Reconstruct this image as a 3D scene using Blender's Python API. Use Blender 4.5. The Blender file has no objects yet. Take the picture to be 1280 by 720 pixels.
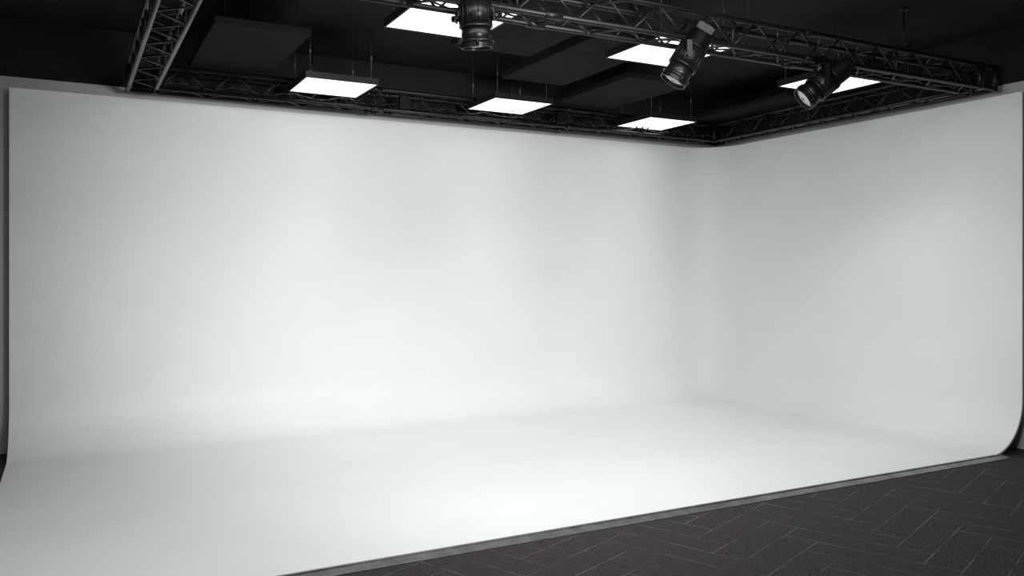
import bpy, bmesh, math, random
from mathutils import Vector, Matrix
random.seed(4)
scene = bpy.context.scene
scene.view_settings.view_transform = 'Standard'
scene.view_settings.look = 'None'
scene.view_settings.exposure = 0.0

# ---------------------------------------------------------------- materials
def new_mat(name, col, rough=0.6, metal=0.0, spec=0.5, noise=None, bump=None):
    m = bpy.data.materials.new(name); m.use_nodes = True
    nt = m.node_tree; b = nt.nodes['Principled BSDF']
    b.inputs['Base Color'].default_value = (*col, 1)
    b.inputs['Roughness'].default_value = rough
    b.inputs['Metallic'].default_value = metal
    b.inputs['Specular IOR Level'].default_value = spec
    tc = nt.nodes.new('ShaderNodeTexCoord')
    if noise:
        sc, amt = noise
        n = nt.nodes.new('ShaderNodeTexNoise'); n.inputs['Scale'].default_value = sc
        n.inputs['Detail'].default_value = 4
        nt.links.new(tc.outputs['Object'], n.inputs['Vector'])
        r = nt.nodes.new('ShaderNodeValToRGB')
        r.color_ramp.elements[0].position = 0.3; r.color_ramp.elements[1].position = 0.7
        r.color_ramp.elements[0].color = (*[c*(1-amt) for c in col], 1)
        r.color_ramp.elements[1].color = (*[min(1, c*(1+amt)) for c in col], 1)
        nt.links.new(n.outputs['Fac'], r.inputs['Fac'])
        nt.links.new(r.outputs['Color'], b.inputs['Base Color'])
    if bump:
        sc, st, dist = bump
        n = nt.nodes.new('ShaderNodeTexNoise'); n.inputs['Scale'].default_value = sc
        nt.links.new(tc.outputs['Object'], n.inputs['Vector'])
        bp = nt.nodes.new('ShaderNodeBump'); bp.inputs['Strength'].default_value = st
        bp.inputs['Distance'].default_value = dist
        nt.links.new(n.outputs['Fac'], bp.inputs['Height'])
        nt.links.new(bp.outputs['Normal'], b.inputs['Normal'])
    return m

def emis(name, col, s, base=.8):
    m = bpy.data.materials.new(name); m.use_nodes = True
    b = m.node_tree.nodes['Principled BSDF']
    b.inputs['Base Color'].default_value = (base, base, base, 1)
    b.inputs['Roughness'].default_value = .2
    b.inputs['Emission Color'].default_value = (*col, 1)
    b.inputs['Emission Strength'].default_value = s
    return m

M_cyc   = new_mat('cyc_white_paint', (.79, .806, .81), .5, 0, .35, noise=(1.3, .018), bump=(60, .05, .001))
M_wall  = new_mat('grey_wall_paint', (.55, .53, .53), .8, 0, .2, noise=(2, .03))
M_black = new_mat('black_ceiling_paint', (.018, .0145, .0145), .9, 0, .15, noise=(1.5, .12))
M_raft  = new_mat('acoustic_black_felt', (.015, .013, .0125), .95, 0, .1, bump=(250, .3, .002))
M_dark  = new_mat('dark_wall_paint', (.05, .048, .048), .8, 0, .2, noise=(2, .05))
M_truss = new_mat('truss_black_metal', (.028, .0245, .0245), .38, .7, .4, noise=(12, .2))
M_truss_lit = new_mat('truss_lit_metal', (.14, .128, .128), .36, .8, .5, noise=(12, .2))  # lighter copy of the truss metal: highlight painted into the colour
M_body  = new_mat('fixture_black', (.006, .0055, .0055), .35, .1, .3)
M_fin   = new_mat('fixture_fins', (.016, .0155, .016), .35, .6, .4)
M_alu   = new_mat('aluminium_trim', (.20, .198, .19), .42, .8, .5, noise=(9, .3))
M_frame = new_mat('panel_frame_black', (.012, .011, .011), .5, .1, .4)
M_wire  = new_mat('suspension_wire', (.16, .16, .16), .4, .8, .5)
M_led   = emis('led_diffuser', (1, .985, .99), 1.7)
M_lens  = emis('spot_lens', (.95, .95, 1), .10, .4)

# carpet -----------------------------------------------------------------
def carpet_mat():
    m = bpy.data.materials.new('herringbone_carpet'); m.use_nodes = True
    nt = m.node_tree; L = nt.links; b = nt.nodes['Principled BSDF']
    b.inputs['Roughness'].default_value = .95
    b.inputs['Specular IOR Level'].default_value = .1
    def N(t, **k):
        n = nt.nodes.new(t)
        for a, v in k.items(): setattr(n, a, v)
        return n
    def math_(op, a, bb=None):
        n = N('ShaderNodeMath', operation=op)
        for i, v in enumerate((a, bb)):
            if v is None: continue
            if isinstance(v, (int, float)): n.inputs[i].default_value = v
            else: L.new(v, n.inputs[i])
        return n.outputs[0]
    uv = N('ShaderNodeUVMap'); uv.uv_map = 'plank'
    sx = N('ShaderNodeSeparateXYZ'); L.new(uv.outputs[0], sx.inputs[0])
    tc = N('ShaderNodeTexCoord')
    e1 = math_('LESS_THAN', sx.outputs[1], .009)
    e2 = math_('LESS_THAN', sx.outputs[0], .009)
    e = math_('MAXIMUM', e1, e2)
    n1 = N('ShaderNodeTexNoise'); n1.inputs['Scale'].default_value = 3.2; n1.inputs['Detail'].default_value = 4
    L.new(tc.outputs['Object'], n1.inputs['Vector'])
    mr = N('ShaderNodeMapRange'); L.new(n1.outputs['Fac'], mr.inputs[0])
    mr.inputs[1].default_value = .36; mr.inputs[2].default_value = .62
    k = math_('MULTIPLY', e, mr.outputs[0])
    mp = N('ShaderNodeMapping'); mp.inputs['Scale'].default_value = (14, 160, 1)
    L.new(uv.outputs[0], mp.inputs[0])
    n2 = N('ShaderNodeTexNoise'); n2.inputs['Scale'].default_value = 1; n2.inputs['Detail'].default_value = 3
    L.new(mp.outputs[0], n2.inputs['Vector'])
    n3 = N('ShaderNodeTexNoise'); n3.inputs['Scale'].default_value = 90
    L.new(tc.outputs['Object'], n3.inputs['Vector'])
    f = math_('ADD', math_('MULTIPLY', n2.outputs['Fac'], .5), math_('MULTIPLY', n3.outputs['Fac'], .5))
    r = N('ShaderNodeValToRGB')
    r.color_ramp.elements[0].position = .36; r.color_ramp.elements[0].color = (.018, .0155, .017, 1)
    r.color_ramp.elements[1].position = .64; r.color_ramp.elements[1].color = (.074, .065, .070, 1)
    L.new(f, r.inputs['Fac'])
    mx = N('ShaderNodeMix', data_type='RGBA')
    L.new(k, mx.inputs['Factor']); L.new(r.outputs['Color'], mx.inputs['A'])
    mx.inputs['B'].default_value = (.125, .113, .12, 1)
    L.new(mx.outputs['Result'], b.inputs['Base Color'])
    bp = N('ShaderNodeBump'); bp.inputs['Strength'].default_value = .5; bp.inputs['Distance'].default_value = .004
    L.new(f, bp.inputs['Height']); L.new(bp.outputs['Normal'], b.inputs['Normal'])
    return m
M_carpet = carpet_mat()

# ---------------------------------------------------------------- helpers
def obj_from_bm(bm, name, mats, parent=None, smooth=False, loc=None):
    me = bpy.data.meshes.new(name); bm.to_mesh(me); bm.free()
    for m in (mats if isinstance(mats, (list, tuple)) else [mats]): me.materials.append(m)
    if smooth:
        for p in me.polygons: p.use_smooth = True
    o = bpy.data.objects.new(name, me); scene.collection.objects.link(o)
    if parent: o.parent = parent
    if loc: o.location = loc
    return o

def box(bm, lo, hi, mi=0, mat=None):
    x0, y0, z0 = lo; x1, y1, z1 = hi
    vs = [bm.verts.new(v) for v in ((x0,y0,z0),(x1,y0,z0),(x1,y1,z0),(x0,y1,z0),(x0,y0,z1),(x1,y0,z1),(x1,y1,z1),(x0,y1,z1))]
    if mat is not None:
        for v in vs: v.co = mat @ v.co
    for f in ((3,2,1,0),(4,5,6,7),(0,1,5,4),(1,2,6,5),(2,3,7,6),(3,0,4,7)):
        fc = bm.faces.new([vs[i] for i in f]); fc.material_index = mi
    return vs

def tube(bm, a, b, r, seg=8, mi=0, r2=None):
    a = Vector(a); b = Vector(b); d = b - a
    if d.length < 1e-5: return
    q = d.to_track_quat('Z', 'Y').to_matrix()
    r2 = r if r2 is None else r2
    A = []; B = []
    for i in range(seg):
        t = 2*math.pi*i/seg; c = Vector((math.cos(t), math.sin(t), 0))
        A.append(bm.verts.new(a + q @ (c*r))); B.append(bm.verts.new(b + q @ (c*r2)))
    for i in range(seg):
        j = (i+1) % seg
        f = bm.faces.new((A[i], A[j], B[j], B[i])); f.material_index = mi; f.smooth = True
    f = bm.faces.new(list(reversed(A))); f.material_index = mi
    f = bm.faces.new(B); f.material_index = mi

def box_obj(name, lo, hi, mat):
    c = Vector([(l+h)/2 for l, h in zip(lo, hi)])
    bm = bmesh.new(); box(bm, Vector(lo)-c, Vector(hi)-c)
    return obj_from_bm(bm, name, mat, loc=c)

# ---------------------------------------------------------------- dimensions
CAMZ = 1.82
XL, XR, YB, YF = -0.508, 8.44, 9.53, 4.99      # cyclorama plan
ZT = 3.62; ZF = 0.02; R = 0.50; RC = 0.56
RX0, RX1, RY0, RY1, RZ = -5.0, 8.62, -4.0, 9.72, 4.35

# room shell
box_obj('ceiling', (RX0-.1, RY0-.1, RZ), (RX1+.1, RY1+.1, RZ+.1), M_black)
ZB = 3.765
def wall2(name, lo, hi, lowmat):
    c = Vector([(l+h)/2 for l, h in zip(lo, hi)])
    bm = bmesh.new()
    box(bm, Vector(lo)-c, Vector((hi[0], hi[1], ZB))-c, 0)
    box(bm, Vector((lo[0], lo[1], ZB))-c, Vector(hi)-c, 1)
    return obj_from_bm(bm, name, [lowmat, M_black], loc=c)
wall2('wall_back', (RX0, RY1, 0), (RX1+.1, RY1+.1, RZ), M_wall)
wall2('wall_right', (RX1, RY0, 0), (RX1+.1, RY1, RZ), M_wall)
wall2('wall_left', (RX0-.1, RY0, 0), (RX0, RY1+.1, RZ), M_dark)
wall2('wall_front', (RX0, RY0-.1, 0), (RX1+.1, RY0, RZ), M_dark)
box_obj('baseboard_back', (RX0, RY1-.015, 0), (XL-.3, RY1, .10), M_frame)
box_obj('baseboard_right', (RX1-.015, RY0, 0), (RX1, YF-.2, .10), M_frame)

# carpet floor: herringbone planks
def carpet():
    w, n = .22, 4; ang = math.radians(22)
    bm = bmesh.new(); uvl = bm.loops.layers.uv.new('plank')
    ca, sa = math.cos(ang), math.sin(ang)
    def T(x, y): return Vector((x*ca - y*sa + 2, x*sa + y*ca + 3, 0))
    for i in range(-66, 66):
        for j in range(-66, 66):
            t = (i-j) % (2*n)
            if t == 0: rect = (i*w, j*w, n*w, w, False)
            elif t == 2*n-1: rect = (i*w, j*w, w, n*w, True)
            else: continue
            x, y, a, b_, vert = rect
            c = T(x+a/2, y+b_/2)
            if not (RX0-.6 < c.x < RX1+.6 and RY0-.6 < c.y < RY1+.6): continue
            P = [T(x, y), T(x+a, y), T(x+a, y+b_), T(x, y+b_)]
            U = [(0,0),(a,0),(a,b_),(0,b_)]
            if vert: U = [(v, u) for u, v in U]
            f = bm.faces.new([bm.verts.new(p) for p in P])
            for lp, u in zip(f.loops, U): lp[uvl].uv = u
    bmesh.ops.remove_doubles(bm, verts=bm.verts, dist=1e-4)
    for co, no in (((RX0,0,0),(-1,0,0)),((RX1,0,0),(1,0,0)),((0,RY0,0),(0,-1,0)),((0,RY1,0),(0,1,0))):
        bmesh.ops.bisect_plane(bm, geom=bm.verts[:]+bm.edges[:]+bm.faces[:], plane_co=co, plane_no=no, clear_outer=True)
    obj_from_bm(bm, 'floor', M_carpet)
carpet()

# ---------------------------------------------------------------- cyclorama
def cyclorama():
    bm = bmesh.new()
    path = []   # (point, inward dir)
    NX = 24
    for i in range(NX): path.append((Vector((XL + (XR-RC-XL)*i/NX, YB)), Vector((0, -1))))
    cx, cy = XR-RC, YB-RC
    NA = 20
    for i in range(NA+1):
        t = math.pi/2*(1 - i/NA); d = Vector((math.cos(t), math.sin(t)))
        path.append((Vector((cx, cy)) + d*RC, -d))
    NY = 14
    for i in range(1, NY+1): path.append((Vector((XR, cy + (YF-cy)*i/NY)), Vector((-1, 0))))
    prof = [(0, ZT - (ZT-ZF-R)*i/12) for i in range(12)]
    NP = 16
    for i in range(NP+1):
        t = math.pi/2*i/NP; prof.append((R - R*math.cos(t), ZF + R - R*math.sin(t)))
    grid = [[bm.verts.new((*(p + d*o), z)) for o, z in prof] for p, d in path]
    for a, b in zip(grid, grid[1:]):
        for k in range(len(prof)-1):
            bm.faces.new((a[k], a[k+1], b[k+1], b[k]))
    inner = [g[-1] for g in grid]
    c = bm.verts.new((XL, YF, ZF))
    bm.faces.new(inner + [c])
    bm.normal_update()
    bmesh.ops.recalc_face_normals(bm, faces=bm.faces[:])
    f = max(bm.faces, key=lambda f: f.calc_area())
    if f.normal.z < 0: bmesh.ops.reverse_faces(bm, faces=bm.faces[:])
    o = obj_from_bm(bm, 'infinity_cove_backdrop', M_cyc, smooth=True)
    s = o.modifiers.new('thick', 'SOLIDIFY'); s.thickness = .018; s.offset = -1
    es = o.modifiers.new('split', 'EDGE_SPLIT'); es.split_angle = math.radians(35)
    return o
cyclorama()

# aluminium edge ramp along the front of the cove floor
def ramp():
    bm = bmesh.new()
    x0, x1 = XL, XR-.33
    pr = [(YF-.10, .001), (YF-.10, .006), (YF-.022, .018), (YF-.018, .013), (YF-.010, .013), (YF-.008, .023), (YF+.012, .024), (YF+.012, .0205), (YF-.002, .0205), (YF-.002, .001)]
    n = 5; xs = [x0 + (x1-x0)*i/n for i in range(n+1)]
    for a, b in zip(xs, xs[1:]):
        b -= .003
        A = [bm.verts.new((a, y, z)) for y, z in pr]; B = [bm.verts.new((b, y, z)) for y, z in pr]
        for i in range(len(pr)):
            j = (i+1) % len(pr); bm.faces.new((A[i], A[j], B[j], B[i]))
        bm.faces.new(list(reversed(A))); bm.faces.new(B)
    bmesh.ops.recalc_face_normals(bm, faces=bm.faces[:])
    obj_from_bm(bm, 'trim_1', M_alu)
ramp()

# ---------------------------------------------------------------- truss
TZ0, TZ1, TW = 3.67, 3.89, .25
TX0, TX1, TY0, TY1 = .54, 8.34, 5.20, 9.36
def truss():
    bm = bmesh.new()
    rc, rb = .021, .009
    for z in (TZ0, TZ1):
        for off in (0, TW):
            x0, x1, y0, y1 = TX0+off, TX1-off, TY0+off, TY1-off
            for a, b in (((x0,y0),(x1,y0)),((x1,y0),(x1,y1)),((x1,y1),(x0,y1)),((x0,y1),(x0,y0))):
                mi = 1 if (a[0] == b[0] == x0) else 0  # left chords get the painted-in highlight colour
                tube(bm, (*a, z), (*b, z), rc, 10, mi)
    def run(p0, p1, side):
        p0 = Vector(p0); p1 = Vector(p1); L = (p1-p0).length; n = int(round(L/.25)); side = Vector(side)*TW
        for k in range(n):
            a = p0 + (p1-p0)*k/n; b = p0 + (p1-p0)*(k+1)/n
            lo, hi = (TZ0, TZ1) if k % 2 == 0 else (TZ1, TZ0)
            for s in (Vector((0,0)), side):
                tube(bm, (*(a+s), lo), (*(b+s), hi), rb, 6)
            for z in (TZ0, TZ1):
                q0, q1 = (a, b+side) if k % 2 == 0 else (a+side, b)
                tube(bm, (*q0, z), (*q1, z), rb, 6)
            if k % 8 == 0:
                for s in (Vector((0,0)), side):
                    tube(bm, (*(a+s), TZ0), (*(a+s), TZ1), rb*1.5, 6)
    run((TX0+TW, TY0), (TX1-TW, TY0), (0, 1))
    run((TX0+TW, TY1), (TX1-TW, TY1), (0, -1))
    run((TX0, TY0+TW), (TX0, TY1-TW), (1, 0))
    run((TX1, TY0+TW), (TX1, TY1-TW), (-1, 0))
    for x in (TX0, TX0+TW, TX1-TW, TX1):
        for y in (TY0, TY0+TW, TY1-TW, TY1):
            tube(bm, (x, y, TZ0-.02), (x, y, TZ1+.02), .026, 10)
    for x in (3.1, 5.7):
        for y in (TY0, TY0+TW, TY1, TY1-TW):
            for z in (TZ0, TZ1):
                tube(bm, (x-.07, y, z), (x+.07, y, z), .029, 10)
    for x, y in ((TX0+TW/2, TY0+.9), (TX0+TW/2, TY1-.9), (TX1-TW/2, TY0+.9), (TX1-TW/2, TY1-.9),
                 (2.4, TY1-TW/2), (4.9, TY1-TW/2), (7.0, TY1-TW/2), (2.2, TY0+TW/2), (5.1, TY0+TW/2), (7.1, TY0+TW/2)):
        tube(bm, (x, y, TZ1), (x, y, RZ), .008, 6)
        tube(bm, (x-.14, y, TZ1+.02), (x+.14, y, TZ1+.02), .014, 6)
        tube(bm, (x, y-.14, TZ1+.02), (x, y+.14, TZ1+.02), .014, 6)
        tube(bm, (x, y, RZ-.02), (x, y, RZ), .04, 10)
    for (a, b) in (((TX0+.3, TY1-TW-.03), (TX1-.3, TY1-TW-.03)), ((TX0+.3, TY0+TW+.02), (TX1-.3, TY0+TW+.02))):
        n = 60; prev = None
        for k in range(n+1):
            x = a[0] + (b[0]-a[0])*k/n; z = TZ0+.05 + .02*math.sin(k*1.3) + random.uniform(-.008, .008)
            p = (x, a[1], z)
            if prev: tube(bm, prev, p, .008, 5)
            prev = p
    # junction boxes strapped to the rear truss
    for x in (3.35, 5.45):
        box(bm, (x, TY1-TW-.09, TZ0+.02), (x+.12, TY1-TW-.03, TZ0+.16))
    obj_from_bm(bm, 'lighting_truss', [M_truss, M_truss_lit])
truss()

# ---------------------------------------------------------------- LED panels
ZP = 3.762
def led_panel(x, y, s=.76, watts=11, spread=115):
    e = bpy.data.objects.new('led_ceiling_panel', None); scene.collection.objects.link(e); e.location = (x, y, ZP)
    h = s/2
    bm = bmesh.new()
    t = .014
    box(bm, (-h, -h, .0), (h, -h+t, .05)); box(bm, (-h, h-t, .0), (h, h, .05))
    box(bm, (-h, -h+t, .0), (-h+t, h-t, .05)); box(bm, (h-t, -h+t, .0), (h, h-t, .05))
    box(bm, (-h, -h, .05), (h, h, .065))
    box(bm, (-.15, -.06, .065), (.15, .06, .11))
    obj_from_bm(bm, 'frame', M_frame, parent=e)
    bm = bmesh.new(); box(bm, (-h+t, -h+t, .004), (h-t, h-t, .012))
    obj_from_bm(bm, 'diffuser', M_led, parent=e)
    bm = bmesh.new()
    for sx in (-1, 1):
        for sy in (-1, 1):
            tube(bm, (sx*(h-.06), sy*(h-.06), .065), (sx*(h-.06), sy*(h-.06), RZ-ZP), .0035, 5)
            tube(bm, (sx*(h-.06), sy*(h-.06), .065), (sx*(h-.06), sy*(h-.06), .10), .010, 6)
            tube(bm, (sx*(h-.06), sy*(h-.06), .27), (sx*(h-.06), sy*(h-.06), .31), .012, 6)
    obj_from_bm(bm, 'suspension_wires', M_wire, parent=e)
    l = bpy.data.lights.new('panel_light', 'AREA'); l.shape = 'SQUARE'; l.size = s-.05; l.energy = watts
    l.spread = math.radians(spread); l.color = (.985, 1, 1)
    o = bpy.data.objects.new('panel_light', l); scene.collection.objects.link(o); o.parent = e; o.location = (0, 0, -.004)
for x, y, s, wt, sp in ((2.48, 8.72, .76, 4, 70), (4.60, 8.72, .76, 4, 70), (6.86, 8.85, .76, 3.5, 65),
                (2.62, 5.95, .80, 12, 120), (4.72, 5.92, .80, 12, 120), (6.99, 6.05, .80, 10, 105)):
    led_panel(x, y, s, wt, sp)

# ---------------------------------------------------------------- acoustic rafts
ZR = 2.13
def raft(x0, x1, y0, y1, z=None):
    z = CAMZ + ZR if z is None else z
    x0, x1, y0, y1 = [v*ZR for v in (x0, x1, y0, y1)]
    c = Vector(((x0+x1)/2, (y0+y1)/2, z))
    bm = bmesh.new()
    hx, hy = (x1-x0)/2, (y1-y0)/2
    box(bm, (-hx, -hy, 0), (hx, hy, .06))
    bmesh.ops.bevel(bm, geom=bm.edges[:], offset=.006, segments=2, affect='EDGES')
    for sx in (-1, 1):
        for sy in (-1, 1):
            tube(bm, (sx*(hx-.1), sy*(hy-.1), .055), (sx*(hx-.1), sy*(hy-.1), RZ-z), .004, 5)
    obj_from_bm(bm, 'acoustic_ceiling_baffle', M_raft, loc=c)
raft(.52, .91, 3.52, 4.37)
raft(2.55, 2.97, 3.52, 4.33)
raft(3.64, 4.0, 3.47, 4.30)
raft(1.98, 2.36, 2.84, 3.85)
raft(1.50, 1.90, 2.62, 3.40)

# ---------------------------------------------------------------- spotlights
def spotlight(x, y, z, d, S=1.05):
    e = bpy.data.objects.new('studio_spotlight', None); scene.collection.objects.link(e); e.location = (x, y, z)
    d = Vector(d).normalized()
    ax = d.cross(Vector((0, 0, 1)))
    ax = ax.normalized() if ax.length > .05 else Vector((1, 0, 0))
    ax = Vector((ax.x, ax.y, 0)).normalized()
    zz = -d; yy = zz.cross(ax).normalized()
    M = Matrix((ax, yy, zz)).transposed()
    def P(v): return M @ (Vector(v)*S)
    M4 = M.to_4x4() @ Matrix.Scale(S, 4)
    bm = bmesh.new()
    def tb(z0, z1, r, seg=28): tube(bm, P((0,0,z0)), P((0,0,z1)), r*S, seg)
    tb(-.06, .10, .105); tb(-.17, -.06, .098); tb(-.165, -.145, .110)
    tb(-.07, -.05, .111); tb(.095, .105, .11); tb(.10, .24, .06, 20)
    # rectangular driver box on the rear
    box(bm, (-.08,-.065,.225), (.08,.065,.275), 0, M4)
    box(bm, (-.065,-.05,.275), (.065,.05,.287), 0, M4)
    for a in range(4):
        t = a*math.pi/2 + .4
        tube(bm, P((.11*math.cos(t), .11*math.sin(t), -.19)), P((.11*math.cos(t), .11*math.sin(t), -.14)), .009, 6)
    n = 28
    for i in range(n):
        t0, t1 = 2*math.pi*i/n, 2*math.pi*(i+1)/n
        def q(r, t, zc): return bm.verts.new(P((r*math.cos(t), r*math.sin(t), zc)))
        bm.faces.new((q(.104,t0,-.17), q(.104,t1,-.17), q(.104,t1,-.20), q(.104,t0,-.20)))
        bm.faces.new((q(.096,t0,-.20), q(.096,t1,-.20), q(.096,t1,-.17), q(.096,t0,-.17)))
        bm.faces.new((q(.104,t0,-.20), q(.104,t1,-.20), q(.096,t1,-.20), q(.096,t0,-.20)))
    obj_from_bm(bm, 'body', M_body, parent=e)
    bm = bmesh.new()
    for k in range(10):
        zc = .112 + k*.0115
        tb(zc, zc+.0045, .098, 24)
    for k in range(18):
        t = 2*math.pi*k/18
        tube(bm, P((.107*math.cos(t), .107*math.sin(t), -.045)), P((.107*math.cos(t), .107*math.sin(t), .09)), .004, 5)
    obj_from_bm(bm, 'heat_sink', M_fin, parent=e)
    bm = bmesh.new(); rings = []
    for k in range(6):
        r = .092*(1-k/6.0); zc = -.171 - .022*(1-(r/.092)**2)
        rings.append([bm.verts.new(P((r*math.cos(2*math.pi*i/24), r*math.sin(2*math.pi*i/24), zc))) for i in range(24)])
    for a, b in zip(rings, rings[1:]):
        for i in range(24): bm.faces.new((a[i], b[i], b[(i+1)%24], a[(i+1)%24]))
    bm.faces.new(rings[-1])
    obj_from_bm(bm, 'lens', M_lens, parent=e, smooth=True)
    bm = bmesh.new()
    top = TZ0 - .055 - z
    w = .135*S
    R3 = Matrix((ax, Vector((0,0,1)).cross(ax), Vector((0,0,1)))).transposed().to_4x4()
    for s in (-1, 1):
        tube(bm, ax*(.10*s*S), ax*((w+.03)*s), .022, 14)
        box(bm, (s*w-.004, -.02, -.03), (s*w+.004, .02, top), 0, R3)
    box(bm, (-w-.004, -.02, top-.004), (w+.004, .02, top+.004), 0, R3)
    tube(bm, (0,0,top), (0,0,top+.03), .013, 10)
    box(bm, (-.025, -.033, top+.021), (.025, .033, top+.033), 0, None)
    for s in (-1, 1):
        box(bm, (-.025, s*.026-.004, top+.03), (.025, s*.026+.004, top+.085), 0, None)
    box(bm, (-.025, -.033, top+.078), (.025, .033, top+.086), 0, None)
    obj_from_bm(bm, 'yoke', M_body, parent=e)
    bm = bmesh.new(); prev = None
    s0 = P((0, 0, .28)); s1 = Vector((.05, .02, TZ0 - z + .02)) + ax*.12
    for k in range(13):
        t = k/12; p = s0.lerp(s1, t) + ax*.12*math.sin(math.pi*t) - Vector((0,0,1))*.04*math.sin(math.pi*t)
        if prev is not None: tube(bm, prev, p, .006, 6)
        prev = p
    obj_from_bm(bm, 'power_cable', M_body, parent=e)
    return e
spotlight(2.48, TY0, 3.57, (.10, .10, -1))
spotlight(4.33, TY0, 3.50, (-.45, .25, -.85))
spotlight(5.84, TY0, 3.455, (-.70, .37, -.62))

# ---------------------------------------------------------------- added lamps, out of view
def aim(o, tgt):
    o.rotation_euler = (Vector(tgt) - o.location).to_track_quat('-Z', 'Y').to_euler()
def spot(name, loc, tgt, power, ang, rad, col=(1, 1, 1)):
    l = bpy.data.lights.new(name, 'SPOT'); l.energy = power; l.spot_size = math.radians(ang); l.spot_blend = 1
    l.shadow_soft_size = rad; l.color = col
    o = bpy.data.objects.new(name, l); scene.collection.objects.link(o); o.location = loc; aim(o, tgt)
def area(name, loc, tgt, power, sx, sy, col=(1, 1, 1)):
    l = bpy.data.lights.new(name, 'AREA'); l.shape = 'RECTANGLE'; l.size = sx; l.size_y = sy; l.energy = power; l.color = col
    o = bpy.data.objects.new(name, l); scene.collection.objects.link(o); o.location = loc; aim(o, tgt)
spot('added_key_lamp', (2.6, .2, 2.5), (3.7, 9.5, 1.75), 1850, 62, .5, (.985, 1, 1))  # unseen lamp added to give the back wall its bright centre
spot('added_side_lamp', (1.0, 2.0, 2.5), (8.4, 7.0, 1.55), 700, 58, .5, (.985, 1, 1))  # unseen lamp added to brighten the right wall
area('added_floor_fill', (1.8, 3.9, 4.25), (1.9, 4.9, 0), 170, 5.5, 1.2, (.985, 1, 1))  # overhead area light added to lift the floor, no fixture modelled

w = bpy.data.worlds.new('World'); scene.world = w; w.use_nodes = True
w.node_tree.nodes['Background'].inputs[0].default_value = (0, 0, 0, 1)

cam = bpy.data.cameras.new('camera'); co = bpy.data.objects.new('camera', cam); scene.collection.objects.link(co)
cam.sensor_width = 36; cam.lens = 36*1044/1280; cam.shift_y = -21/1280
co.location = (0, 0, CAMZ)
co.rotation_euler = (math.radians(90), 0, -math.radians(28))
scene.camera = co
